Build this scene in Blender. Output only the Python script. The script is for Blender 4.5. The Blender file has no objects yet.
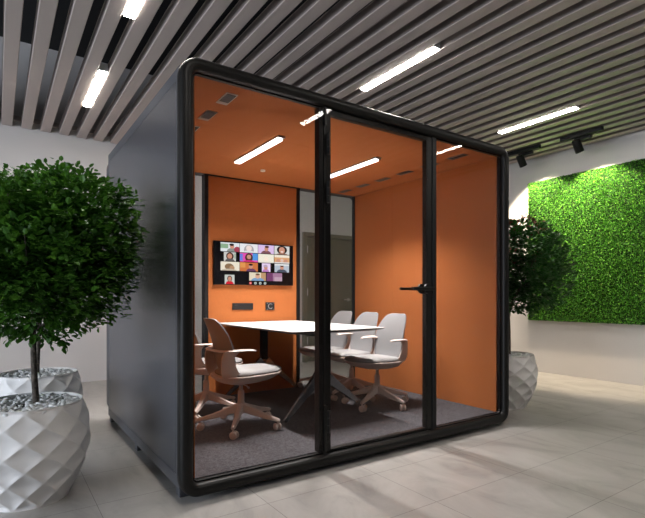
import bpy, bmesh, math, random
from mathutils import Vector, Matrix
PI = math.pi
SC = bpy.context.scene
COL = SC.collection

# ------------------------------------------------------------------ materials
def new_mat(name):
    m = bpy.data.materials.new(name); m.use_nodes = True
    nt = m.node_tree
    return m, nt, nt.nodes['Principled BSDF']

def mat(name, col, rough=0.5, metal=0.0, bump=0.0, bscale=200.0, var=0.0, vscale=8.0, spec=0.5):
    m, nt, b = new_mat(name)
    b.inputs['Base Color'].default_value = (*col, 1)
    b.inputs['Roughness'].default_value = rough
    b.inputs['Metallic'].default_value = metal
    b.inputs['Specular IOR Level'].default_value = spec
    tc = nt.nodes.new('ShaderNodeTexCoord')
    if var:
        n = nt.nodes.new('ShaderNodeTexNoise'); n.inputs['Scale'].default_value = vscale
        n.inputs['Detail'].default_value = 4
        nt.links.new(tc.outputs['Object'], n.inputs['Vector'])
        r = nt.nodes.new('ShaderNodeValToRGB')
        r.color_ramp.elements[0].position = .3; r.color_ramp.elements[1].position = .7
        r.color_ramp.elements[0].color = tuple(c*(1-var) for c in col) + (1,)
        r.color_ramp.elements[1].color = tuple(min(1, c*(1+var)) for c in col) + (1,)
        nt.links.new(n.outputs['Fac'], r.inputs['Fac'])
        nt.links.new(r.outputs['Color'], b.inputs['Base Color'])
    if bump:
        n = nt.nodes.new('ShaderNodeTexNoise'); n.inputs['Scale'].default_value = bscale
        nt.links.new(tc.outputs['Object'], n.inputs['Vector'])
        bp = nt.nodes.new('ShaderNodeBump'); bp.inputs['Strength'].default_value = bump
        bp.inputs['Distance'].default_value = .01
        nt.links.new(n.outputs['Fac'], bp.inputs['Height'])
        nt.links.new(bp.outputs['Normal'], b.inputs['Normal'])
    return m

def emis(name, col, s):
    m, nt, b = new_mat(name)
    nt.nodes.remove(b)
    e = nt.nodes.new('ShaderNodeEmission')
    e.inputs['Color'].default_value = (*col, 1); e.inputs['Strength'].default_value = s
    nt.links.new(e.outputs[0], nt.nodes['Material Output'].inputs[0])
    return m

def glass_mat(name, tint, refl=1.0):
    m, nt, b = new_mat(name); nt.nodes.remove(b)
    t = nt.nodes.new('ShaderNodeBsdfTransparent'); t.inputs[0].default_value = (*tint, 1)
    g = nt.nodes.new('ShaderNodeBsdfGlossy'); g.inputs['Roughness'].default_value = 0.0
    g.inputs[0].default_value = (refl, refl, refl, 1)
    fr = nt.nodes.new('ShaderNodeFresnel')            # thin pane: same reflectance from both sides
    ge = nt.nodes.new('ShaderNodeNewGeometry'); mr = nt.nodes.new('ShaderNodeMapRange')
    mr.inputs['To Min'].default_value = 1.45; mr.inputs['To Max'].default_value = 1/1.45
    nt.links.new(ge.outputs['Backfacing'], mr.inputs['Value']); nt.links.new(mr.outputs[0], fr.inputs[0])
    mx = nt.nodes.new('ShaderNodeMixShader')
    nt.links.new(fr.outputs[0], mx.inputs[0]); nt.links.new(t.outputs[0], mx.inputs[1])
    nt.links.new(g.outputs[0], mx.inputs[2])
    nt.links.new(mx.outputs[0], nt.nodes['Material Output'].inputs[0])
    return m

def floor_mat():
    m, nt, b = new_mat('stone_tiles')
    tc = nt.nodes.new('ShaderNodeTexCoord')
    # veined stone
    mp = nt.nodes.new('ShaderNodeMapping'); mp.inputs['Scale'].default_value = (1.0, .45, 1)
    mp.inputs['Rotation'].default_value = (0, 0, .5)
    nt.links.new(tc.outputs['Object'], mp.inputs['Vector'])
    n1 = nt.nodes.new('ShaderNodeTexNoise'); n1.inputs['Scale'].default_value = 3.4
    n1.inputs['Detail'].default_value = 12; n1.inputs['Roughness'].default_value = .62
    n1.inputs['Distortion'].default_value = 1.2
    nt.links.new(mp.outputs[0], n1.inputs['Vector'])
    r = nt.nodes.new('ShaderNodeValToRGB')
    e = r.color_ramp.elements
    e[0].position = .28; e[0].color = (.27, .255, .24, 1)
    e[1].position = .62; e[1].color = (.43, .41, .385, 1)
    x = e.new(.45); x.color = (.375, .355, .33, 1)
    nt.links.new(n1.outputs['Fac'], r.inputs['Fac'])
    # joints: Brick texture, aligned with the room
    mp2 = nt.nodes.new('ShaderNodeMapping')
    mp2.inputs['Location'].default_value = (-(.392-.7335*10), -(-.222-.4805*10), 0)
    nt.links.new(tc.outputs['Object'], mp2.inputs['Vector'])
    bk = nt.nodes.new('ShaderNodeTexBrick')
    bk.offset = 0; bk.squash = 1
    bk.inputs['Scale'].default_value = 1
    bk.inputs['Brick Width'].default_value = .7335; bk.inputs['Row Height'].default_value = .4805
    bk.inputs['Mortar Size'].default_value = .0016; bk.inputs['Mortar Smooth'].default_value = .2
    bk.inputs['Color1'].default_value = (1, 1, 1, 1); bk.inputs['Color2'].default_value = (.95, .95, .95, 1)
    bk.inputs['Mortar'].default_value = (.32, .31, .3, 1)
    nt.links.new(mp2.outputs[0], bk.inputs['Vector'])
    mu = nt.nodes.new('ShaderNodeMix'); mu.data_type = 'RGBA'; mu.blend_type = 'MULTIPLY'
    mu.inputs[0].default_value = 1
    nt.links.new(r.outputs['Color'], mu.inputs[6]); nt.links.new(bk.outputs['Color'], mu.inputs[7])
    nt.links.new(mu.outputs[2], b.inputs['Base Color'])
    b.inputs['Roughness'].default_value = .38
    b.inputs['Specular IOR Level'].default_value = .4
    return m

def leaf_mat(name, cols, scale, rough=.45, trans=.25):
    m, nt, b = new_mat(name)
    tc = nt.nodes.new('ShaderNodeTexCoord')
    n = nt.nodes.new('ShaderNodeTexNoise'); n.inputs['Scale'].default_value = scale
    n.inputs['Detail'].default_value = 2
    nt.links.new(tc.outputs['Object'], n.inputs['Vector'])
    r = nt.nodes.new('ShaderNodeValToRGB')
    e = r.color_ramp.elements
    e[0].position = cols[0][0]; e[0].color = (*cols[0][1], 1)
    e[1].position = cols[-1][0]; e[1].color = (*cols[-1][1], 1)
    for p, c in cols[1:-1]:
        x = e.new(p); x.color = (*c, 1)
    nt.links.new(n.outputs['Fac'], r.inputs['Fac'])
    nt.links.new(r.outputs['Color'], b.inputs['Base Color'])
    b.inputs['Roughness'].default_value = rough
    b.inputs['Specular IOR Level'].default_value = .3
    if trans:
        t = nt.nodes.new('ShaderNodeBsdfTranslucent'); nt.links.new(r.outputs['Color'], t.inputs[0])
        mx = nt.nodes.new('ShaderNodeMixShader'); mx.inputs[0].default_value = trans
        nt.links.new(b.outputs[0], mx.inputs[1]); nt.links.new(t.outputs[0], mx.inputs[2])
        nt.links.new(mx.outputs[0], nt.nodes['Material Output'].inputs[0])
    return m

M = {}
M['floor'] = floor_mat()
M['wall'] = mat('painted_wall', (.60, .575, .56), .85, bump=.05, bscale=90)
M['wall_dark'] = mat('unseen_dark_wall', (.06, .06, .065), .8)  # for the unseen front wall, darkened to weaken reflections in the pod glass
M['void'] = mat('black_void_ceiling', (.006, .006, .007), .9)
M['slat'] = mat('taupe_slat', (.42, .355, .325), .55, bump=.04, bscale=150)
M['slat_side_shade'] = mat('taupe_slat_side_shade', (.24, .20, .185), .6)  # slat colour darkened to stand in for shade between the slats
M['frame'] = mat('black_frame', (.009, .0085, .0075), .42, spec=.22)
M['frame2'] = mat('black_inner_frame', (.007, .0065, .0065), .5, spec=.3)
M['body'] = mat('graphite_panel', (.072, .076, .09), .27, metal=.35, bump=.03, bscale=300)
M['body_edge'] = mat('graphite_edge', (.085, .088, .10), .42, metal=.3)
M['felt'] = mat('orange_felt', (.42, .135, .038), .9, bump=.25, bscale=420, var=.05, vscale=60, spec=.2)
M['carpet'] = mat('grey_carpet', (.098, .094, .102), .95, bump=1.0, bscale=170, var=.45, vscale=75, spec=.1)
M['glass'] = glass_mat('pod_glass', (.86, .86, .86), .25)
M['glass_back'] = glass_mat('pod_back_glass', (.975, .975, .975), .3)
M['door'] = mat('olive_door', (.15, .14, .105), .55, bump=.04)
M['doorframe'] = mat('olive_door_frame', (.19, .175, .13), .5)
M['steel'] = mat('brushed_steel', (.45, .44, .42), .3, metal=.9)
M['chrome'] = mat('chrome', (.62, .61, .60), .12, metal=1)
M['gun'] = mat('polished_dark_metal', (.30, .30, .31), .22, metal=.9)
M['black'] = mat('black_plastic', (.006, .006, .006), .5, spec=.2)
M['plate'] = mat('charcoal_plate', (.016, .015, .015), .5, spec=.25)
M['slot'] = mat('vent_black', (.01, .01, .01), .6)
M['ventgrey'] = mat('vent_grey', (.16, .13, .13), .4, metal=.5)
M['white'] = mat('white_laminate', (.80, .80, .79), .3)
M['tedge'] = mat('dark_table_edge', (.025, .024, .024), .4)
M['plastic'] = mat('beige_plastic', (.56, .475, .43), .45)
M['back'] = mat('pale_grey_back', (.21, .21, .215), .55)
M['cushion'] = mat('grey_cushion', (.26, .255, .25), .85, bump=.2, bscale=500)
M['pot'] = mat('matte_white_ceramic', (.80, .78, .76), .6, bump=.02)
M['soil'] = mat('dark_soil', (.03, .025, .02), .95)
M['pebble'] = mat('white_pebbles', (.82, .82, .80), .6, var=.35, vscale=40)
M['bark'] = mat('bark', (.085, .07, .055), .9, bump=1.0, bscale=60, var=.5, vscale=40)
M['leaf'] = leaf_mat('tree_leaf', [(.3, (.022, .075, .009)), (.5, (.042, .13, .012)), (.72, (.08, .21, .02))], 9)
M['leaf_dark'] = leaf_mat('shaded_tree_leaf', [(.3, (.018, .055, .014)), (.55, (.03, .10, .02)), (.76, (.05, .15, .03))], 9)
M['leaf_red'] = mat('reddish_leaf', (.16, .05, .035), .5)
M['moss'] = leaf_mat('moss_leaf', [(.25, (.006, .03, .004)), (.44, (.035, .16, .014)), (.56, (.11, .37, .028)), (.66, (.26, .58, .07)), (.73, (.26, .17, .10)), (.8, (.12, .40, .04))], 42, .5, .15)
M['mossback'] = mat('moss_backing', (.012, .03, .008), .95)
M['lamp'] = emis('ceiling_light', (1, .94, .87), 92)
M['podlamp'] = emis('pod_light', (1, .96, .97), 9)
M['lens'] = emis('spot_lens', (1, .86, .66), 40)
M['winframe'] = mat('window_frame', (.5, .5, .5), .5)

# ------------------------------------------------------------------ helpers
def link(name, me, m, parent=None, smooth=False):
    ms = m if isinstance(m, (list, tuple)) else [m]
    for x in ms:
        me.materials.append(x)
    if smooth:
        for p in me.polygons: p.use_smooth = True
    o = bpy.data.objects.new(name, me); COL.objects.link(o)
    if parent is not None:
        o.parent = parent
        off = Vector((0, 0, 0)); q = parent
        while q is not None:
            off += Vector(q.location); q = q.parent
        me.transform(Matrix.Translation(-off))
    return o

def finish(bm, name, m, parent=None, smooth=False, bevel=0, seg=2, auto=None):
    me = bpy.data.meshes.new(name); bmesh.ops.recalc_face_normals(bm, faces=bm.faces)
    bm.to_mesh(me); bm.free()
    o = link(name, me, m, parent, smooth)
    if bevel:
        b = o.modifiers.new('bevel', 'BEVEL'); b.width = bevel; b.segments = seg
        b.limit_method = 'ANGLE'; b.angle_limit = .7
    if auto is not None:
        me.polygons.foreach_set('use_smooth', [True]*len(me.polygons))
        me.set_sharp_from_angle(angle=auto)
    return o

def box(bm, x0, x1, y0, y1, z0, z1, mi=0):
    v = [bm.verts.new((x, y, z)) for x in (x0, x1) for y in (y0, y1) for z in (z0, z1)]
    for q in ((0, 1, 3, 2), (4, 6, 7, 5), (0, 4, 5, 1), (2, 3, 7, 6), (0, 2, 6, 4), (1, 5, 7, 3)):
        f = bm.faces.new([v[i] for i in q]); f.material_index = mi

def bx(name, dims, m, parent=None, bevel=0):
    bm = bmesh.new()
    for d in (dims if isinstance(dims[0], (list, tuple)) else [dims]): box(bm, *d)
    return finish(bm, name, m, parent, bevel=bevel)

def rings(bm, rs, closed_ends=True, loop=False, mi=0):
    vs = [[bm.verts.new(p) for p in r] for r in rs]
    n = len(rs[0]); k = len(vs)
    for i in range(k if loop else k-1):
        a, b = vs[i], vs[(i+1) % k]
        for j in range(n):
            f = bm.faces.new((a[j], a[(j+1) % n], b[(j+1) % n], b[j])); f.material_index = mi
    if closed_ends and not loop:
        bm.faces.new(vs[0][::-1]).material_index = mi; bm.faces.new(vs[-1]).material_index = mi

def tube(bm, pts, radii, n=10, flat=1.0, up=None):
    """round (or flattened) tube through pts"""
    rs = []
    pts = [Vector(p) for p in pts]
    for i, p in enumerate(pts):
        t = (pts[min(i+1, len(pts)-1)] - pts[max(i-1, 0)]).normalized()
        u = Vector(up) if up else (Vector((0, 0, 1)) if abs(t.z) < .9 else Vector((1, 0, 0)))
        s = t.cross(u).normalized(); w = s.cross(t).normalized()
        r = radii[i] if isinstance(radii, (list, tuple)) else radii
        rs.append([p + s*math.cos(a)*r + w*math.sin(a)*r*flat for a in [2*PI*k/n for k in range(n)]])
    rings(bm, rs)

def cyl(bm, p, q, r, n=16, r2=None):
    tube(bm, [p, q], [r, r if r2 is None else r2], n)

def rrect_pts(x0, x1, z0, z1, r, n=8):
    out = []
    for cx, cz, a0 in ((x1-r, z1-r, 0), (x0+r, z1-r, 90), (x0+r, z0+r, 180), (x1-r, z0+r, 270)):
        for k in range(n+1):
            a = math.radians(a0+90*k/n); out.append((cx+r*math.cos(a), cz+r*math.sin(a)))
    return out

def rrect_ring(bm, x0, x1, z0, z1, r, prof, n=8):
    """sweep closed profile [(inset, y)] around a rounded rectangle in XZ"""
    loops = []
    for ins, y in prof:
        rr = max(r-ins, .006)
        loops.append([(p[0], y, p[1]) for p in rrect_pts(x0+ins, x1-ins, z0+ins, z1-ins, rr, n)])
    m = len(loops[0])
    rs = [[loops[k][i] for k in range(len(prof))] for i in range(m)]
    rings(bm, rs, loop=True)

def empty(name, label, cat, loc=(0, 0, 0), group=None):
    o = bpy.data.objects.new(name, None); COL.objects.link(o); o.location = loc
    o.empty_display_size = .1
    o['label'] = label; o['category'] = cat
    if group: o['group'] = group
    return o

def struct(o):
    o['kind'] = 'structure'; return o

# ------------------------------------------------------------------ room shell
YW, XW, ZC, ZT = 4.2, 5.62, 3.055, 4.07
XL, YF = -6.0, -6.5
struct(bx('floor', (XL-.1, XW+.1, YF-.1, YW+.1, -.1, 0), M['floor']))
struct(bx('wall_back', (XL-.1, XW+.1, YW, YW+.1, 0, ZT), M['wall']))
struct(bx('wall_right', (XW, XW+.1, YF-.1, YW, 0, ZT), M['wall']))
struct(bx('wall_front', (XL-.1, XW+.1, YF-.1, YF, 0, ZT), M['wall_dark']))
wins = [(-2.3, -.1), (.7, 2.9)]
ys = [YF] + [v for w in wins for v in w] + [YW]
wd = [(XL-.1, XL, YF, YW, 0, .3), (XL-.1, XL, YF, YW, 2.8, ZT)]
wd += [(XL-.1, XL, ys[i], ys[i+1], .3, 2.8) for i in range(0, len(ys), 2)]
struct(bx('wall_left', wd, M['wall']))
for i, (a, b) in enumerate(wins):
    w = struct(bx('window_%d' % (i+1), [(XL-.08, XL-.02, a, a+.06, .3, 2.8), (XL-.08, XL-.02, b-.06, b, .3, 2.8),
              (XL-.08, XL-.02, a, b, .3, .36), (XL-.08, XL-.02, a, b, 2.74, 2.8),
              (XL-.08, XL-.02, (a+b)/2-.03, (a+b)/2+.03, .36, 2.74)], M['winframe']))
ceil = struct(bx('ceiling', (XL-.1, XW+.1, YF-.1, YW+.1, ZT, ZT+.1), M['void']))
P0, SW, SP = -.722, .106, .193
def slat(x0, y0, y1):
    bm = bmesh.new(); x1 = x0+SW; c = .005; z0, z1 = ZC, ZC+.072
    prof = [(x0+c, z0), (x1-c, z0), (x1, z0+c), (x1, z1), (x1+.004, z1+.003), (x0-.004, z1+.003), (x0, z1), (x0, z0+c)]
    rings(bm, [[(px, y0, pz) for px, pz in prof], [(px, y1, pz) for px, pz in prof]])
    for f in bm.faces:                         # shade in the gaps, painted as a darker tone on the upright faces
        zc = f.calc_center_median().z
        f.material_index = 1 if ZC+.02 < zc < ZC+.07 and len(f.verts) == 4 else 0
    return finish(bm, 'ceiling_slat', [M['slat'], M['slat_side_shade']], ceil)
for k in range(-6, 40):
    x = P0+k*SP
    if x+SW > XW-.005: break
    slat(x, YF+.02, YW-.01)
bx('wall_angle', [(P0-6*SP, XW-.04, YW-.03, YW-.004, ZC+.075, ZC+.125), (XW-.035, XW-.004, YF+.02, YW-.03, ZC+.078, ZC+.11)], M['slat'], ceil)
# hangers that carry the slats
bx('carrier_rail', [(P0-6*SP, XW-.01, y-.02, y+.02, ZC+.076, ZC+.10) for y in (-4.5, -2.9)], M['black'], ceil)

# door in the back wall, seen through the pod's rear glass
dr = struct(bx('door_1', [(3.36, 3.43, YW-.05, YW+.02, 0, 2.133), (4.36, 4.43, YW-.05, YW+.02, 0, 2.133), (3.43, 4.36, YW-.05, YW+.02, 2.07, 2.133)], M['doorframe'], bevel=.004))
bx('door_leaf', (3.437, 4.353, YW-.035, YW+.01, .008, 2.063), M['door'], dr, bevel=.003)
for z in (.35, 1.15, 1.85):
    bm = bmesh.new(); cyl(bm, (3.434, YW-.045, z-.06), (3.434, YW-.045, z+.06), .011, 10); finish(bm, 'door_hinge', M['steel'], dr)
bm = bmesh.new(); cyl(bm, (4.28, YW-.036, 1.02), (4.28, YW-.09, 1.02), .012, 10); cyl(bm, (4.285, YW-.085, 1.02), (4.16, YW-.085, 1.02), .010, 10); cyl(bm, (4.28, YW-.036, 1.02), (4.28, YW-.045, 1.02), .027, 16)
finish(bm, 'door_handle', M['steel'], dr)

# ------------------------------------------------------------------ ceiling lamps
def gapx(k): return P0+SW+(SP-SW)/2+k*SP
lampd = [
 (3, .22, 'lit ceiling strip at the top left edge, the nearer of two in line', .93),
 (3, 2.13, 'lit ceiling strip above the left tree, close to the rear wall', .93),
 (14, .20, 'lit ceiling strip hung right over the middle of the pod roof', .93),
 (25, .19, 'lit ceiling strip above the track spotlights by the green wall', .93),
 (14, -2.23, 'ceiling strip seen as a reflection in the pod glass beside the door hinge', .93),
 (25, -2.23, 'ceiling strip seen as a short reflection in the right glass pane of the pod', .93),
 (14, 2.13, 'ceiling strip behind the pod roof, nearer the rear wall', .93),
 (3, -2.14, 'ceiling strip above the viewer, on the left', .93),
]
for k, y, lab, L in lampd:
    x = gapx(k); hw = (SP-SW)/2-.004
    t = empty('ceiling_strip_light', lab, 'ceiling light', (x, y+L/2, ZC), 'linear lights between the ceiling slats')
    bx('housing', [(x-hw, x-hw+.004, y, y+L, ZC+.0, ZC+.06), (x+hw-.004, x+hw, y, y+L, ZC+.0, ZC+.06), (x-hw+.004, x+hw-.004, y, y+L, ZC+.045, ZC+.06),
                   (x-hw+.004, x+hw-.004, y, y+.004, ZC, ZC+.045), (x-hw+.004, x+hw-.004, y+L-.004, y+L, ZC, ZC+.045)], M['white'], t)
    bx('diffuser', (x-hw+.005, x+hw-.005, y+.005, y+L-.005, ZC-.005, ZC+.04), M['lamp'], t)

# ------------------------------------------------------------------ meeting pod
W, DB, ZB, ZP = 2.76, 2.03, .03, 2.31
pod = empty('meeting_pod', 'large glass-fronted meeting pod with rounded black frame and orange interior', 'meeting pod', (W/2, DB/2, 0))
prof = [(0, .03)]
for k in range(9):                     # half-round outer face
    a = PI*k/8; prof.append((.034-.034*math.cos(a), -.004-.03*math.sin(a)))
prof += [(.068, .002), (.068, .03)]
bm = bmesh.new(); rrect_ring(bm, 0, W, ZB, ZP, .105, prof, 10)
finish(bm, 'front_frame', M['frame'], pod, auto=.6)
bm = bmesh.new(); rrect_ring(bm, .066, W-.066, ZB+.062, ZP-.062, .04, [(0, .0105), (.0, .034), (.014, .034), (.014, .0105)], 8)
finish(bm, 'inner_frame', M['frame2'], pod, auto=.6)
# back frame
bm = bmesh.new(); rrect_ring(bm, .012, W-.012, .074, 2.262, .10, [(0, 1.9305), (0, 2.01), (.016, 2.03), (.03, 2.03), (.03, 1.9305)], 8)
finish(bm, 'rear_frame', M['body_edge'], pod, auto=.6)
# side shells
for sx, xa, xb in ((-1, .022, .083), (1, W-.083, W-.022)):
    bx('side_wall', (xa, xb, .032, 1.975, .105, 2.231), M['black'], pod)
    xo0, xo1 = (.012, .0215) if sx < 0 else (W-.0215, W-.012)
    g = .0035
    o = bx('side_trim', [(xo0, xo1, .032, .085, .072, 2.262), (xo0, xo1, 1.885, 1.93, .072, 2.262), (xo0, xo1, .085, 1.885, .072, .135), (xo0, xo1, .085, 1.885, 2.205, 2.262)], M['body_edge'], pod)
    for a, b in ((.085, .75), (.75, 1.28), (1.28, 1.885)):
        ga = g if a < .1 else .0007; gb = g if b > 1.8 else .0007
        bx('side_panel', (xo0, xo1, a+ga, b-gb, .135+g, 2.205-g), M['body'], pod)
bx('roof', (.10, W-.10, .032, 1.93, 2.25, 2.262), M['body_edge'], pod)
for xa, xb in ((.012, .10), (W-.10, W-.012)): bx('roof_edge', (xa, xb, .032, 1.93, 2.2625, 2.266), M['body_edge'], pod)
bx('base', [(.022, W-.022, .032, 1.93, .0725, .10)], M['body_edge'], pod)
for x in (.065, W-.065):
    for y in (.13, 1.06, 1.97):
        bx('foot', (x-.03, x+.03, y-.03, y+.03, 0, .072), M['body_edge'], pod, bevel=.004)
bx('carpet', (.083, W-.083, .035, 1.93, .1005, .112), M['carpet'], pod)
# felt lining
for xa, xb in ((.083, .096), (W-.096, W-.083)):
    for a, b in ((.036, .65), (.65, 1.30), (1.30, 1.928)):
        bx('wall_lining', (xa, xb, a+.0008, b-.0008, .112, 2.235), M['felt'], pod, bevel=.001)
for a, b in ((.036, .70), (.70, 1.30), (1.30, 1.928)):
    bx('ceiling_lining', (.096, W-.096, a+.0008, b-.0008, 2.235, 2.249), M['felt'], pod, bevel=.001)
# vents: black slots on the left, grey ones on the right
for k in range(6):
    y = .215+.31*k
    v = bx('air_vent', [(.315, .385, y-.085, y+.085, 2.231, 2.2345)], M['steel'], pod)
    bx('vent_opening', [(.322, .378, y-.075, y+.045, 2.229, 2.2315)], M['slot'], v)
    v = bx('air_vent', [(2.36, 2.43, y-.085, y+.085, 2.231, 2.2345)], M['ventgrey'], pod)
    bx('vent_opening', [(2.368, 2.422, y-.075+.04*j, y-.055+.04*j, 2.2295, 2.2315) for j in range(4)], M['slot'], v)
bm = bmesh.new(); cyl(bm, (1.25, 1.50, 2.2345), (1.25, 1.50, 2.222), .022, 20); finish(bm, 'ceiling_sensor', M['white'], pod)
# rear: panel, trims, glass
bx('screen_panel', (.89, 1.868, 1.925, 1.985, .112, 2.222), M['felt'], pod, bevel=.002)
bx('rear_mullion', [(.852, .888, 1.915, 1.995, .112, 2.234), (1.87, 1.906, 1.915, 1.995, .112, 2.234), (.89, 1.868, 1.92, 1.99, 2.223, 2.234)], M['frame2'], pod)
bx('rear_glass', (.098, .85, 1.955, 1.963, .113, 2.233), M['glass_back'], pod)
bx('rear_glass', (1.908, W-.098, 1.955, 1.963, .113, 2.233), M['glass_back'], pod)
for xa in (.096, W-.103): bx('rear_edge_trim', (xa, xa+.007, 1.93, 1.975, .112, 2.234), M['frame2'], pod)
# front glazing
bx('glass_pane', (.080, .899, .003, .009, .100, 2.240), M['glass'], pod)
bx('glass_pane', (1.909, W-.080, .003, .009, .100, 2.240), M['glass'], pod)
for xa, xb in ((.868, .897), (1.868, 1.908)): bx('door_post', (xa, xb, .0105 if xa < 1 else .004, .062, .092, 2.248), M['frame2'], pod, bevel=.002)
for za, zb in ((.10, .40), (2.13, 2.24)): bx('door_post_cover', (.900, .914, -.006, .012, za, zb), M['frame'], pod, bevel=.002)
# door
z0, z1 = .062, 2.246
bm = bmesh.new()
for d in ((.903, .956, .0105, .05, z0+.035, z1-.004), (1.806, 1.864, .0105, .05, z0+.035, z1-.004), (.956, 1.806, .0105, .05, z0+.035, .118), (.956, 1.806, .0105, .05, 2.206, z1-.004)):
    box(bm, *d)
door = finish(bm, 'door', M['frame'], pod, bevel=.002)
bx('door_glass', (.916, 1.812, .003, .009, .100, 2.240), M['glass'], door)
for z in (.30, 1.72, 2.02):
    bm = bmesh.new()
    for a, b in ((0, .043), (.0455, .09), (.0925, .135)):
        cyl(bm, (.926, -.008, z-.07+a), (.926, -.008, z-.07+b), .0095, 12)
    box(bm, .918, .934, -.003, .006, z-.065, z+.06)
    finish(bm, 'hinge', M['frame'], door)
bm = bmesh.new()
cyl(bm, (1.805, .004, 1.128), (1.805, -.012, 1.128), .036, 28)
cyl(bm, (1.805, -.012, 1.128), (1.805, -.055, 1.128), .013, 14)
rings(bm, [[(1.822+.0*s, -.045+.012*cy, 1.128+.013*cz) for cy, cz in ((-1, -.7), (-1, .7), (-.5, 1), (.5, 1), (1, .7), (1, -.7), (.5, -1), (-.5, -1))] if s == 0 else
           [(1.605, -.048+.010*cy, 1.128+.011*cz) for cy, cz in ((-1, -.7), (-1, .7), (-.5, 1), (.5, 1), (1, .7), (1, -.7), (.5, -1), (-.5, -1))] for s in (0, 1)])
finish(bm, 'handle', M['frame'], door, auto=.6)
bm = bmesh.new(); cyl(bm, (1.805, .05, 1.128), (1.805, .065, 1.128), .036, 28); cyl(bm, (1.805, .06, 1.128), (1.805, .10, 1.128), .012, 12); cyl(bm, (1.81, .095, 1.128), (1.63, .095, 1.128), .010, 12)
finish(bm, 'inner_handle', M['frame'], door, auto=.6)

# pod lamps
for x, lab in ((.935, 'left lit linear lamp on the orange ceiling inside the pod'), (1.86, 'right lit linear lamp on the orange ceiling inside the pod, behind the door glass')):
    t = empty('pod_ceiling_light', lab, 'ceiling light', (x, 1.0, 2.2345), 'linear lamps inside the pod')
    y0, y1 = .625, 1.365
    bx('housing', [(x-.03, x+.03, y0-.03, y1+.006, 2.222, 2.2345)], M['steel'], t)
    bx('diffuser', (x-.024, x+.024, y0, y1, 2.212, 2.2218), M['podlamp'], t)
    ld = bpy.data.lights.new('pod_lamp_light', 'AREA'); ld.shape = 'RECTANGLE'; ld.size = .046; ld.size_y = y1-y0
    ld.energy = 40; ld.color = (1, .95, .92); ld.spread = math.radians(112)
    lo = bpy.data.objects.new('pod_lamp_light', ld); COL.objects.link(lo); lo.location = (x, (y0+y1)/2, 2.2105)

# ------------------------------------------------------------------ television
TY = 1.885
tv = empty('television', 'wall-mounted television showing a video call grid on the orange panel', 'television', (1.379, TY, 1.395))
tx0, tx1, tz0, tz1 = .930, 1.806, 1.187, 1.606
bx('casing', (tx0, tx1, TY+.004, TY+.028, tz0, tz1), M['black'], tv, bevel=.003)
bx('wall_bracket', (1.2, 1.56, TY+.028, 1.925, 1.30, 1.50), M['black'], tv)
scr = bx('screen', (tx0+.006, tx1-.006, TY+.001, TY+.004, tz0+.006, tz1-.006), mat('screen_black', (.004, .004, .005), .2), tv)
_em = {}
def ec(c, s=1.0):
    key = (c, s)
    if key not in _em: _em[key] = emis('screen_colour', tuple(v**1.15 for v in c), s*1.5)
    return _em[key]
TW, TH = tx1-tx0, tz1-tz0
def tile(u0, u1, v0, v1, bg, items):
    """one participant: background plus simple person shapes; u,v in TV fractions, v down"""
    bm = bmesh.new(); mats = [ec(bg)]
    X = lambda u: tx0+u*TW
    Z = lambda v: tz1-v*TH
    y = TY+.0004
    def quad(a, b, c, d, mi, yy):
        f = bm.faces.new([bm.verts.new(p) for p in ((X(a), yy, Z(c)), (X(a), yy, Z(d)), (X(b), yy, Z(d)), (X(b), yy, Z(c)))]); f.material_index = mi
    quad(u0, u1, v0, v1, 0, y)
    for i, it in enumerate(items):
        kind, cx, cy, rx, ry, colr = it
        mats.append(ec(colr)); mi = len(mats)-1; yy = y-.0002*(i+1)
        du, dv = u1-u0, v1-v0
        if kind == 'q':
            quad(u0+du*(cx-rx), u0+du*(cx+rx), v0+dv*(cy-ry), v0+dv*(cy+ry), mi, yy)
        else:
            n = 14; pts = []
            for k in range(n):
                a = 2*PI*k/n
                uu = cx+rx*math.cos(a); vv = cy+ry*math.sin(a)
                uu = min(max(uu, 0), 1); vv = min(max(vv, 0), 1)
                pts.append(bm.verts.new((X(u0+du*uu), yy, Z(v0+dv*vv))))
            f = bm.faces.new(pts); f.material_index = mi
    me = bpy.data.meshes.new('video_tile'); bm.to_mesh(me); bm.free()
    return link('video_tile', me, mats, scr)
skin, dark, brown = (.62, .33, .24), (.03, .02, .02), (.10, .05, .035)
r1, r2, r3, r4 = (.03, .235), (.25, .455), (.47, .675), (.70, .895)
tile(.077, .30, *r1, (.75, .78, .80), [('q', .2, .4, .2, .25, (.3, .45, .3)), ('e', .62, 1.0, .3, .42, (.30, .32, .30)), ('e', .6, .42, .12, .26, skin), ('e', .58, .22, .13, .14, dark), ('e', .88, .75, .18, .35, (.4, .08, .12))])
tile(.305, .527, *r1, (.80, .80, .82), [('e', .5, .7, .28, .6, (.45, .43, .44)), ('e', .5, .5, .16, .33, (.85, .72, .68)), ('e', .5, 1.0, .33, .25, (.75, .75, .76))])
tile(.532, .735, *r1, (.72, .55, .80), [('e', .5, 1.0, .32, .38, (.25, .12, .14)), ('e', .52, .45, .13, .28, skin), ('e', .55, .2, .14, .14, brown)])
tile(.742, .945, *r1, (.68, .68, .66), [('e', .5, .45, .34, .5, dark), ('e', .5, .5, .2, .4, skin), ('e', .5, .68, .09, .07, (.9, .85, .82)), ('e', .5, 1.0, .35, .15, (.35, .2, .15))])
tile(.115, .257, *r2, (.62, .62, .60), [('e', .5, .45, .32, .45, brown), ('e', .48, .45, .2, .3, skin), ('e', .5, 1.0, .4, .3, (.15, .14, .14)), ('q', .92, .4, .06, .3, (.35, .45, .35))])
tile(.305, .527, *r2, (.75, .12, .45), [('q', .85, .4, .15, .4, (.12, .35, .75)), ('q', .08, .5, .08, .4, (.2, .25, .7)), ('e', .5, .5, .22, .5, brown), ('e', .5, .42, .12, .26, skin), ('e', .5, 1.0, .3, .22, (.6, .05, .2))])
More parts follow.
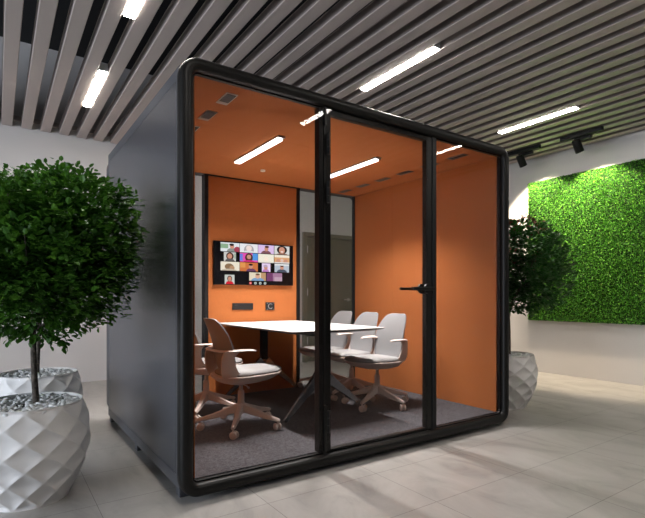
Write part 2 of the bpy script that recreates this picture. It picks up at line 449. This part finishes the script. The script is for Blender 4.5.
tile(.532, .735, *r2, (.86, .82, .70), [('e', .5, .6, .14, .3, (.92, .80, .68)), ('q', .5, .93, .5, .07, (.80, .74, .66))])
tile(.742, .945, *r2, (.72, .42, .22), [('q', .5, .15, .5, .15, (.85, .78, .66)), ('e', .25, .7, .12, .25, skin), ('e', .5, .65, .10, .22, (.75, .55, .48)), ('e', .75, .72, .12, .24, skin), ('q', .5, .93, .5, .07, (.75, .72, .70))])
tile(.077, .30, *r3, (.82, .76, .64), [('e', .45, .55, .24, .36, (.30, .20, .12)), ('e', .6, .68, .14, .25, (.5, .32, .2)), ('e', .45, 1.0, .4, .22, (.55, .48, .38))])
tile(.305, .527, *r3, (.62, .22, .08), [('q', .15, .3, .15, .3, (.75, .35, .12)), ('e', .62, 1.0, .28, .35, (.18, .08, .16)), ('e', .6, .45, .12, .26, skin), ('e', .6, .24, .12, .12, dark)])
tile(.58, .69, *r3, (.80, .66, .86), [('e', .45, 1.0, .4, .35, (.55, .25, .55)), ('e', .45, .5, .22, .28, skin), ('e', .42, .32, .25, .15, (.5, .4, .5))])
tile(.745, .94, *r3, (.50, .55, .62), [('e', .5, 1.0, .36, .38, (.10, .12, .16)), ('e', .5, .42, .13, .27, skin), ('e', .5, .22, .13, .12, dark), ('q', .5, .1, .5, .1, (.78, .78, .78))])
tile(.125, .24, .77, .985, (.60, .64, .60), [('e', .5, 1.0, .42, .35, (.65, .03, .05)), ('e', .5, .42, .26, .33, brown), ('e', .5, .46, .18, .27, skin)])
tile(.42, .63, *r4, (.78, .70, .55), [('q', .85, .5, .15, .5, (.55, .35, .2)), ('e', .5, 1.0, .4, .38, (.25, .40, .60)), ('e', .5, .45, .14, .3, (.72, .44, .32)), ('e', .5, .22, .13, .12, (.2, .12, .08))])
bmq = tile(.64, .845, *r4, (.42, .24, .36), [('q', .2, .5, .2, .5, (.22, .08, .18)), ('q', .75, .75, .25, .25, (.55, .40, .48))])
for i, u in enumerate((.435, .497, .558, .62)):
    bm = bmesh.new(); c = (tx0+u*TW, TY-.0002, tz1-.955*TH)
    f = bm.faces.new([bm.verts.new((c[0]+.0145*math.cos(a), c[1], c[2]+.0145*math.sin(a))) for a in [2*PI*k/18 for k in range(18)]])
    if i == 0:
        f2 = bm.faces.new([bm.verts.new((c[0]+sx*.008, c[1]-.0004, c[2]+sz*.0025)) for sx, sz in ((-1, -1), (-1, 1), (1, 1), (1, -1))])
    else:
        f2 = bm.faces.new([bm.verts.new((c[0]+.005*math.cos(a), c[1]-.0004, c[2]+.006*math.sin(a))) for a in [2*PI*k/8 for k in range(8)]])
    f2.material_index = 1
    me = bpy.data.meshes.new('call_button'); bm.to_mesh(me); bm.free()
    link('call_button', me, [ec((.75, .10, .10) if i == 0 else (.50, .55, .52)), ec((.8, .8, .8) if i == 0 else (.15, .16, .16))], scr)

# socket strip and control dial
s = empty('wall_socket', 'black double power socket plate below the left half of the television', 'wall socket', (1.243, 1.922, .975))
bx('socket_plate', (1.132, 1.355, 1.912, 1.9248, .942, 1.008), M['plate'], s, bevel=.003)
for x in (1.225, 1.295):
    bx('pin_holes', [(x-.003, x+.003, 1.9105, 1.9125, .984, .996), (x-.016, x-.008, 1.9105, 1.9125, .962, .968), (x+.008, x+.016, 1.9105, 1.9125, .962, .968)], mat('socket_hole', (.001, .001, .001), .8), s)
bx('socket_switch', [(1.158, 1.185, 1.909, 1.9122, .985, .992)], mat('switch_grey', (.03, .03, .03), .5), s)
s = empty('control_dial', 'square black control plate with a round dial, right of the power sockets', 'control panel', (1.548, 1.922, .975))
bx('dial_plate', (1.498, 1.598, 1.912, 1.9248, .934, 1.014), M['plate'], s, bevel=.003)
bm = bmesh.new()
for a0, a1 in ((40, 320),):
    n = 20
    for k in range(n):
        a, b = math.radians(a0+(a1-a0)*k/n), math.radians(a0+(a1-a0)*(k+1)/n)
        bm.faces.new([bm.verts.new((1.55+r*math.cos(t), 1.9115, .974+r*math.sin(t))) for r, t in ((.022, a), (.027, a), (.027, b), (.022, b))])
for sx, sz in ((-1, 1), (1, 1), (1, -1), (-1, -1)):
    box(bm, 1.55+sx*.038-.003, 1.55+sx*.038+.003, 1.911, 1.912, .974+sz*.031-.003, .974+sz*.031+.003)
finish(bm, 'dial_marks', mat('dial_grey', (.35, .35, .36), .5), s)

# ------------------------------------------------------------------ table
FZ = .112
tb = empty('conference_table', 'white-topped conference table with dark edge and splayed metal legs', 'table', (1.385, 1.19, FZ))
bm = bmesh.new()
pts = []
tx = (.955, 1.835); ty = (.475, 1.905); zt = .822
def tabout(ins):
    x0, x1, y0, y1 = tx[0]+ins, tx[1]-ins, ty[0]+ins, ty[1]-ins
    return [(x0, y0+.02), (x0+.02, y0), ((x0+x1)/2-.15, y0-.004), ((x0+x1)/2+.15, y0-.004), (x1-.02, y0), (x1, y0+.02), (x1, y1-.02), (x1-.02, y1), (x0+.02, y1), (x0, y1-.02)]
rings(bm, [[(x, y, z) for x, y in tabout(i)] for i, z in ((.0, zt-.006), (0, zt-.001), (.001, zt))])
finish(bm, 'tabletop', M['white'], tb)
bm = bmesh.new()
rings(bm, [[(x, y, z) for x, y in tabout(i)] for i, z in ((.09, zt-.03), (.001, zt-.010), (.001, zt-.0062))])
finish(bm, 'table_edge', M['tedge'], tb)
bx('under_beam', (1.34, 1.43, .72, 1.83, zt-.07, zt-.0305), M['black'], tb)
for cy in (.76, 1.76):
    cx = 1.395
    c = bx('column', (cx-.03, cx+.03, cy-.03, cy+.03, .46, zt-.0705), M['black'], tb, bevel=.003)
    bm = bmesh.new()
    for dx in (-.016, .016): cyl(bm, (cx+dx, cy-.005, .30), (cx+dx, cy-.005, .46), .011, 12)
    finish(bm, 'chrome_rod', M['chrome'], tb, auto=.6)
    fy = cy-.05 if cy < 1 else cy+.07
    for sx in (-1, 1):
        bm = bmesh.new(); fx = cx+.03+sx*.40
        rs = []
        for t, w, h in ((0, .030, .075), (.12, .028, .062), (.5, .022, .040), (.93, .018, .024), (1, .015, .018)):
            x = cx+sx*.012+(fx-cx-sx*.012)*t; y = cy+(fy-cy)*t; z = .44-.315*t
            rs.append([(x-h*.45*sx, y-w, z-h*.4), (x-h*.45*sx, y+w, z-h*.4), (x+h*.45*sx, y+w*.6, z+h*.55), (x+h*.45*sx, y-w*.6, z+h*.55)])
        rings(bm, rs); finish(bm, 'leg', M['gun'], tb, bevel=.003)

# ------------------------------------------------------------------ chairs (face +X, origin on the carpet)
def make_chair(label):
    r = empty('office_chair', label, 'chair', (0, 0, 0), 'swivel chairs around the conference table')
    # seat shell: bowl of stacked superellipses
    def outline(a, b, cx, z, n=28, e=2.7, tilt=0):
        out = []
        for k in range(n):
            t = 2*PI*k/n; c, s_ = math.cos(t), math.sin(t)
            x = a*abs(c)**(2/e)*(1 if c >= 0 else -1); y = b*abs(s_)**(2/e)*(1 if s_ >= 0 else -1)
            y *= (1-.10*(x/a))*.93                   # narrower at the front
            out.append((cx+x, y, z+tilt*x))
        return out
    bm = bmesh.new()
    rings(bm, [outline(a, b, c, z, tilt=.02) for a, b, c, z in ((.05, .05, .0, .328), (.13, .12, .015, .334), (.20, .175, .03, .352), (.243, .21, .045, .380), (.256, .222, .05, .397), (.252, .218, .05, .403))])
    finish(bm, 'seat_shell', M['plastic'], r, auto=.9)
    bm = bmesh.new()
    rings(bm, [outline(a, b, c, z, tilt=.02) for a, b, c, z in ((.236, .200, .062, .4035), (.243, .208, .064, .414), (.236, .202, .064, .426), (.21, .178, .06, .434), (.12, .10, .06, .430), (.03, .03, .06, .428))])
    finish(bm, 'seat_cushion', M['cushion'], r, auto=.9)
    # backrest
    def lerp(tab, z):
        for (z0_, v0), (z1_, v1) in zip(tab, tab[1:]):
            if z <= z1_: 
                f = (z-z0_)/(z1_-z0_); f = max(f, 0); return v0+(v1-v0)*f
        return tab[-1][1]
    wid = [(.405, .150), (.45, .178), (.52, .192), (.60, .196), (.68, .186), (.74, .166), (.78, .140), (.797, .118), (.806, .085)]
    dep = [(.405, -.115), (.45, -.135), (.52, -.150), (.60, -.162), (.68, -.186), (.74, -.212), (.78, -.232), (.806, -.248)]
    zs = [.405, .43, .46, .49, .53, .57, .61, .65, .69, .72, .75, .77, .785, .797, .806]
    bm = bmesh.new(); n = 12; layers = []
    for off in (0, -.012):
        g = []
        for z in zs:
            w = lerp(wid, z)*.93; d = lerp(dep, z)
            g.append([bm.verts.new((d+off+.034*(w*u/.2)**2*(1 if z > .0 else 0), w*u, z)) for u in [-1+2*k/n for k in range(n+1)]])
        layers.append(g)
    A, B = layers
    for i in range(len(zs)-1):
        for j in range(n):
            bm.faces.new((A[i][j], A[i][j+1], A[i+1][j+1], A[i+1][j]))
            bm.faces.new((B[i][j+1], B[i][j], B[i+1][j], B[i+1][j+1]))
        bm.faces.new((A[i][0], A[i+1][0], B[i+1][0], B[i][0])); bm.faces.new((A[i+1][n], A[i][n], B[i][n], B[i+1][n]))
    for j in range(n):
        bm.faces.new((A[0][j+1], A[0][j], B[0][j], B[0][j+1])); bm.faces.new((A[-1][j], A[-1][j+1], B[-1][j+1], B[-1][j]))
    finish(bm, 'backrest', M['back'], r, auto=1.0)
    # arm ring round the back: flat tapering band, one piece
    path = [(.02, .226, .578, .012), (.0, .229, .582, .022), (-.04, .228, .585, .028), (-.10, .222, .585, .032), (-.155, .205, .583, .032), (-.197, .155, .58, .024), (-.212, .08, .578, .020), (-.214, 0, .578, .019)]
    path = [(x, y*.87, z, w) for x, y, z, w in path]
    full = path + [(x, -y, z, w) for x, y, z, w in path[-2::-1]]
    P = [Vector(p[:3]) for p in full]; rs = []
    for i, p in enumerate(P):
        t = (P[min(i+1, len(P)-1)]-P[max(i-1, 0)]).normalized(); s_ = t.cross(Vector((0, 0, 1))).normalized(); w = full[i][3]
        rs.append([p+s_*w+Vector((0, 0, .0)), p+s_*w*.7+Vector((0, 0, .006)), p-s_*w*.7+Vector((0, 0, .006)), p-s_*w, p-s_*w*.7-Vector((0, 0, .007)), p+s_*w*.7-Vector((0, 0, .007))])
    bm = bmesh.new(); rings(bm, rs); arm = finish(bm, 'armrest', M['plastic'], r, auto=.7)
    # side uprights from shell to arm ring
    for sy in (-1, 1):
        bm = bmesh.new(); rs = []
        for x0_, x1_, y_, z in ((-.16, .0, .160, .368), (-.20, -.05, .186, .395), (-.216, -.10, .196, .435), (-.218, -.128, .200, .49), (-.214, -.132, .206, .54), (-.20, -.10, .215, .579)):
            h = .006
            xm = (x0_+x1_)/2; y_ *= .89
            rs.append([(x0_, sy*(y_-.02), z), (xm, sy*y_, z), (x1_, sy*(y_+.004), z), (x1_, sy*(y_+.004-h*1.6), z), (xm, sy*(y_-h*2), z), (x0_, sy*(y_-.02-h*2), z)])
        rings(bm, rs); finish(bm, 'back_upright', M['plastic'], r, auto=.9)
    # column
    bm = bmesh.new(); cyl(bm, (0, 0, .26), (0, 0, .33), .014, 16); finish(bm, 'gas_lift', M['steel'], r, auto=.6)
    bm = bmesh.new()
    tube(bm, [(0, -.03, .318), (.005, -.085, .315), (.008, -.115, .305)], [.004, .0045, .008], 8); finish(bm, 'height_lever', M['plastic'], r, auto=.8)
    bm = bmesh.new()
    for z, rr in ((.10, .030),): pass
    rings(bm, [[(q*math.cos(2*PI*k/20), q*math.sin(2*PI*k/20), z) for k in range(20)] for q, z in ((.03, .105), (.036, .125), (.033, .16), (.025, .19), (.0235, .265), (.02, .27))])
    hub = finish(bm, 'base_hub', M['plastic'], r, auto=.8)
    for k in range(5):
        a = 2*PI*k/5; ca, sa = math.cos(a), math.sin(a)
        bm = bmesh.new(); rs = []
        for d, w, z0_, z1_ in ((.02, .024, .115, .180), (.10, .021, .098, .150), (.20, .018, .078, .115), (.292, .016, .066, .090), (.309, .012, .066, .084)):
            rs.append([(d*ca-s1*w*sa, d*sa+s1*w*ca, z) for s1, z in ((-1, z0_+.006), (-.6, z0_), (.6, z0_), (1, z0_+.006), (.8, z1_-.004), (.45, z1_), (-.45, z1_), (-.8, z1_-.004))])
        rings(bm, rs); leg = finish(bm, 'leg', M['plastic'], r, auto=.8)
        bm = bmesh.new(); d = .295; cx, cy = d*ca, d*sa
        ra = a+[.6, -.9, 1.3, -.3, .9][k]; ax = Vector((math.cos(ra), math.sin(ra), 0)); c0 = Vector((cx, cy, .027))+Vector((-ax.y, ax.x, 0))*.008
        for sgn in (-1, 1):
            rings(bm, [[c0+ax*sgn*off+(Vector((-ax.y, ax.x, 0))*math.cos(t)+Vector((0, 0, 1))*math.sin(t))*rr for t in [2*PI*q/18 for q in range(18)]] for off, rr in ((.006, .0255), (.008, .027), (.02, .027), (.024, .022), (.0245, .008))])
        cyl(bm, (cx, cy, .03), (cx, cy, .07), .007, 8)
        finish(bm, 'caster', M['plastic'], leg, auto=.8)
    return r

def copy_thing(o, parent=None):
    c = o.copy(); COL.objects.link(c); c.parent = parent
    for ch in list(o.children):
        copy_thing(ch, c)
    return c

chairs = [(.715, .81, 0, 19, 'beige chair with grey seat at the table, left side, nearest the front glass'),
          (.66, 1.37, 4, 18, 'beige chair left of the table, behind another chair and nearer the television'),
          (2.01, .785, 180, 176+180-8, 'beige chair right of the table, nearest the pod door, its whole base visible'),
          (2.07, 1.23, 180, 54, 'beige chair right of the table, middle one of the row of three'),
          (2.07, 1.645, 180, 54, 'beige chair right of the table, farthest from the glass, beside the rear pane')]
proto = make_chair(chairs[0][4])
for i in range(1, 5): copy_thing(proto)
roots = [o for o in COL.objects if o.name.startswith('office_chair') and o.parent is None]
for o, (x, y, rz, ba, lab) in zip(roots, chairs):
    o.location = (x, y, FZ); o.rotation_euler = (0, 0, math.radians(rz)); o['label'] = lab
    for ch in o.children:                      # swivel the star base under the seat
        if ch.name.split('.')[0] in ('leg', 'base_hub'):
            ch.rotation_euler = (0, 0, math.radians(ba-rz))

# ------------------------------------------------------------------ potted trees
def planter_r(z):
    tab = [(0, .185), (.03, .20), (.10, .238), (.18, .270), (.26, .290), (.33, .295), (.40, .289), (.46, .275), (.51, .256)]
    for (a, r0), (b, r1) in zip(tab, tab[1:]):
        if z <= b: return r0+(r1-r0)*(z-a)/(b-a)
    return .256
def make_planter(parent, base, rot):
    H = .51; n = 10; rows = 3.6
    NA, NZ = 260, 94
    bm = bmesh.new(); rs = []
    for i in range(NZ+1):
        z = H*i/NZ; ring = []
        for k in range(NA):
            th = 2*PI*k/NA
            a = n*th/(2*PI)+rot; b = rows*(z/H)
            u = (a+b) % 1; v = (a-b) % 1
            f = min(1, 1.0*(4*u*(1-u))*(4*v*(1-v)))**.8
            fade = min(1, z/.02, (H-z)/.012) if H-z > 0 else 0
            r = planter_r(z)-.018*f*max(fade, 0)
            ring.append((base[0]+r*math.cos(th), base[1]+r*math.sin(th), z))
        rs.append(ring)
    def circ(r, z): return [(base[0]+r*math.cos(2*PI*k/NA), base[1]+r*math.sin(2*PI*k/NA), z) for k in range(NA)]
    rs += [circ(.250, .513), circ(.243, .51), circ(.24, .46), circ(.05, .455)]
    rings(bm, rs)
    return finish(bm, 'planter', M['pot'], parent, auto=.55)

def make_pebbles(parent, base, rnd):
    bm = bmesh.new()
    for _ in range(330):
        r = .235*math.sqrt(rnd.random()); a = rnd.random()*2*PI
        s_ = rnd.uniform(.009, .017)
        mt = Matrix.Translation((base[0]+r*math.cos(a), base[1]+r*math.sin(a), .492+rnd.uniform(0, .012))) @ Matrix.Rotation(rnd.random()*6, 4, 'Z') @ Matrix.Rotation(rnd.uniform(-.4, .4), 4, 'X') @ Matrix.Diagonal((s_*1.4, s_, s_*.65, 1))
        bmesh.ops.create_icosphere(bm, subdivisions=1, radius=1, matrix=mt)
    me = bpy.data.meshes.new('pebbles'); bm.to_mesh(me); bm.free()
    o = link('pebbles', me, M['pebble'], parent, True); o['kind'] = 'stuff'

def make_tree(label, base, lobes, nleaf, lsize, seed, dark=False, rot=0, ztop=1.3, lean=(0, 0), off=0):
    rnd = random.Random(seed)
    t = empty('potted_tree', label, 'potted tree', (base[0], base[1], 0), 'potted trees beside the pod')
    make_planter(t, base, rot)
    bm = bmesh.new(); rs = [[(base[0]+r*math.cos(2*PI*k/32), base[1]+r*math.sin(2*PI*k/32), z) for k in range(32)] for r, z in ((.239, .46), (.239, .487), (.02, .49))]
    rings(bm, rs); finish(bm, 'soil', M['soil'], t)
    make_pebbles(t, base, rnd)
    # trunk + branches
    bm = bmesh.new(); bx_, by_ = base[0]+off, base[1]
    pts = []; rad = []
    N = 12
    for k in range(N+1):
        f = k/N; z = .48+(ztop-.48)*f
        pts.append((bx_+lean[0]*f+.012*math.sin(5*f+seed), by_+lean[1]*f+.012*math.cos(4*f+seed), z)); rad.append(.017-.009*f)
    tube(bm, pts, rad, 9)
    for k in range(26):
        i = rnd.randint(5, N-1); p = Vector(pts[i]); L = rnd.choice(lobes)
        a = rnd.random()*2*PI; q = rnd.uniform(.45, .85)
        e = Vector((L[0]+L[3]*q*math.cos(a), L[1]+L[4]*q*math.sin(a), max(p.z+.03, L[2]+L[5]*rnd.uniform(-.4, .7))))
        mid = p.lerp(e, .5)+Vector((0, 0, -.03))
        tube(bm, [p, mid, e], [.007, .005, .002], 5)
    finish(bm, 'trunk', M['bark'], t, auto=1.2)
    # foliage: folded pointed leaves set in small sprays
    V, Fc, MI = [], [], []
    vol = [L[3]*L[4]*L[5] for L in lobes]; tot = sum(vol)
    for L, vv in zip(lobes, vol):
        ns = int(nleaf/6*vv/tot)
        for _ in range(ns):
            d = Vector((rnd.gauss(0, 1), rnd.gauss(0, 1), rnd.gauss(0, 1))).normalized()
            rr = rnd.random()**(1/3.4)
            rr *= 1+.10*math.sin(7*d.x+seed)*math.sin(6*d.z+1.3*seed)*1.2
            c = Vector((L[0]+d.x*L[3]*rr, L[1]+d.y*L[4]*rr, L[2]+d.z*L[5]*rr))
            if not dark and c.x > -.055: continue           # foliage stops short of the pod wall
            g = Vector((d.x, d.y, d.z*.4+.15)).normalized()
            for j in range(6):
                dirv = (g+Vector((rnd.uniform(-1, 1), rnd.uniform(-1, 1), rnd.uniform(-.9, .6)))*.9).normalized()
                p = c+Vector((rnd.gauss(0, .022), rnd.gauss(0, .022), rnd.gauss(0, .018)))
                s_ = lsize*rnd.uniform(.7, 1.2)
                side = dirv.cross(Vector((rnd.uniform(-.5, .5), rnd.uniform(-.5, .5), 1))).normalized()
                nrm = side.cross(dirv).normalized()
                b = len(V)
                V += [p, p+dirv*s_*.35+side*s_*.36+nrm*s_*.06, p+dirv*s_*.75+side*s_*.29+nrm*s_*.03, p+dirv*s_*1.02-nrm*s_*.06,
                      p+dirv*s_*.75-side*s_*.29+nrm*s_*.03, p+dirv*s_*.35-side*s_*.36+nrm*s_*.06]
                Fc += [(b, b+1, b+2, b+3), (b, b+3, b+4, b+5)]
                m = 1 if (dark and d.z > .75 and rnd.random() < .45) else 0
                MI += [m, m]
    me = bpy.data.meshes.new('foliage'); me.from_pydata([tuple(v) for v in V], [], Fc); me.update()
    me.polygons.foreach_set('material_index', MI)
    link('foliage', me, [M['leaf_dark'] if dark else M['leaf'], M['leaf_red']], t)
    return t

make_tree('leafy green tree in a white diamond-faceted planter at the left front', (-.62, .57),
          [(-.62, .57, 1.12, .50, .46, .29), (-.46, .62, 1.44, .42, .42, .36), (-.84, .62, 1.36, .36, .40, .32), (-.41, .43, 1.36, .30, .34, .38), (-.62, .30, 1.20, .42, .30, .24)], 21000, .037, 3, rot=.2, ztop=1.45, off=.028)
make_tree('green tree in a white faceted planter standing behind the left front planter', (-.51, 1.68),
          [(-.56, 1.70, 1.35, .46, .46, .40), (-.62, 1.70, 1.65, .40, .42, .32), (-.9, 1.75, 1.45, .35, .40, .40)], 13000, .040, 5, rot=.5, ztop=1.5)
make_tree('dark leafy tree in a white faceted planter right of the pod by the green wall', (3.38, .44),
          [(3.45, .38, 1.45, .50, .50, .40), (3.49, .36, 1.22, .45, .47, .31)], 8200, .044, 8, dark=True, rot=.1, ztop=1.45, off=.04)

# ------------------------------------------------------------------ green wall panel
my0, my1, mz0, mz1 = -1.6, 1.575, .736, 2.712
mp = empty('green_wall_panel', 'bright green moss and foliage panel mounted on the right wall', 'green wall', (XW-.03, (my0+my1)/2, mz0))
bx('backing', (XW-.045, XW-.002, my0, my1, mz0, mz1), M['mossback'], mp)
rnd = random.Random(11); V, Fc = [], []
for _ in range(130000):
    y = rnd.uniform(my0+.004, my1-.004)
    z = rnd.uniform(mz0+.004, mz1-.004)
    h = .006+.030*rnd.random()**1.3+.008*math.sin(61*y)*math.sin(57*z+2)
    p = Vector((XW-.045-h, y, z))
    d = Vector((-.55-rnd.random()*.5, rnd.uniform(-1, 1), rnd.uniform(-1, .8))).normalized()
    s_ = rnd.uniform(.011, .021)
    side = d.cross(Vector((rnd.uniform(-1, 1), rnd.uniform(-1, 1), rnd.uniform(-1, 1)))).normalized()
    b = len(V)
    V += [p, p+d*s_*.5+side*s_*.33, p+d*s_, p+d*s_*.5-side*s_*.33]
    Fc.append((b, b+1, b+2, b+3))
me = bpy.data.meshes.new('moss'); me.from_pydata([tuple(v) for v in V], [], Fc); me.update()
o = link('moss', me, M['moss'], mp); o['kind'] = 'stuff'

# ------------------------------------------------------------------ track spotlights
def spot(label, x, yc, y0, y1):
    t = empty('track_spotlight', label, 'spotlight', (x, yc, ZC), 'track spotlights aimed at the green wall')
    bx('track', (x-.022, x+.022, y0, y1, ZC-.05, ZC-.001), M['black'], t, bevel=.002)
    bx('adapter', (x+.026, x+.066, yc-.17, yc+.03, ZC-.085, ZC-.045), M['black'], t, bevel=.002)
    bm = bmesh.new(); cyl(bm, (x+.03, yc, ZC-.06), (x+.03, yc, ZC-.10), .009, 10); finish(bm, 'swivel_arm', M['black'], t)
    d = Vector((.50, -.10, -.87)).normalized(); a = Vector((x+.0, yc, ZC-.075)); b = a+d*.2
    bm = bmesh.new(); 
    up = Vector((0, 1, 0)); s_ = d.cross(up).normalized(); w = s_.cross(d)
    rings(bm, [[a+d*o_+(s_*math.cos(q)+w*math.sin(q))*r_ for q in [2*PI*k/24 for k in range(24)]] for o_, r_ in ((0, .040), (.005, .047), (.155, .050), (.16, .048), (.16, .042), (.125, .034))])
    head = finish(bm, 'spot_head', M['black'], t, auto=.7)
    bm = bmesh.new(); c = a+d*.127
    bm.faces.new([bm.verts.new(c+(s_*math.cos(q)+w*math.sin(q))*.027) for q in [2*PI*k/20 for k in range(20)]]); finish(bm, 'lens', M['lens'], head)
    ld = bpy.data.lights.new('spot_beam', 'SPOT'); ld.energy = 225; ld.color = (1, .83, .61)
    ld.spot_size = math.radians(99); ld.spot_blend = .3; ld.shadow_soft_size = .03
    lo = bpy.data.objects.new('spot_beam', ld); COL.objects.link(lo)
    lo.location = a+d*.175; dd = Vector((.50, -.05, -.83)).normalized()
    lo.rotation_euler = dd.to_track_quat('-Z', 'Y').to_euler()
spot('black track spotlight nearest the pod, above the left end of the green wall', 5.05, 1.38, 1.08, 1.64)
spot('black track spotlight farther right, above the middle of the green wall', 5.04, .62, .30, .80)

# ------------------------------------------------------------------ daylight, world, camera
for i, (a, b) in enumerate(wins):
    ld = bpy.data.lights.new('window_daylight', 'AREA'); ld.shape = 'RECTANGLE'; ld.size = b-a-.2; ld.size_y = 2.3
    ld.energy = (230, 170)[i]; ld.color = (.80, .88, 1)
    lo = bpy.data.objects.new('window_daylight', ld); COL.objects.link(lo)
    lo.location = (XL-.12, (a+b)/2, 1.55); lo.rotation_euler = (0, -PI/2, 0)
wd_ = bpy.data.worlds.new('world'); SC.world = wd_; wd_.use_nodes = True
wd_.node_tree.nodes['Background'].inputs[0].default_value = (.75, .85, 1, 1)
wd_.node_tree.nodes['Background'].inputs[1].default_value = 1.0

cd = bpy.data.cameras.new('camera'); cam = bpy.data.objects.new('camera', cd); COL.objects.link(cam)
cam.location = (-.765, -2.409, 1.068)
cam.rotation_euler = (PI/2, 0, -math.atan2(.5653, .8249))
cd.sensor_fit = 'HORIZONTAL'; cd.sensor_width = 36; cd.lens = 36*475/645; cd.shift_y = 38/645
SC.camera = cam
vs = SC.view_settings
vs.view_transform = 'Standard'; vs.look = 'None'; vs.exposure = 0; vs.gamma = 1; vs.use_curve_mapping = False
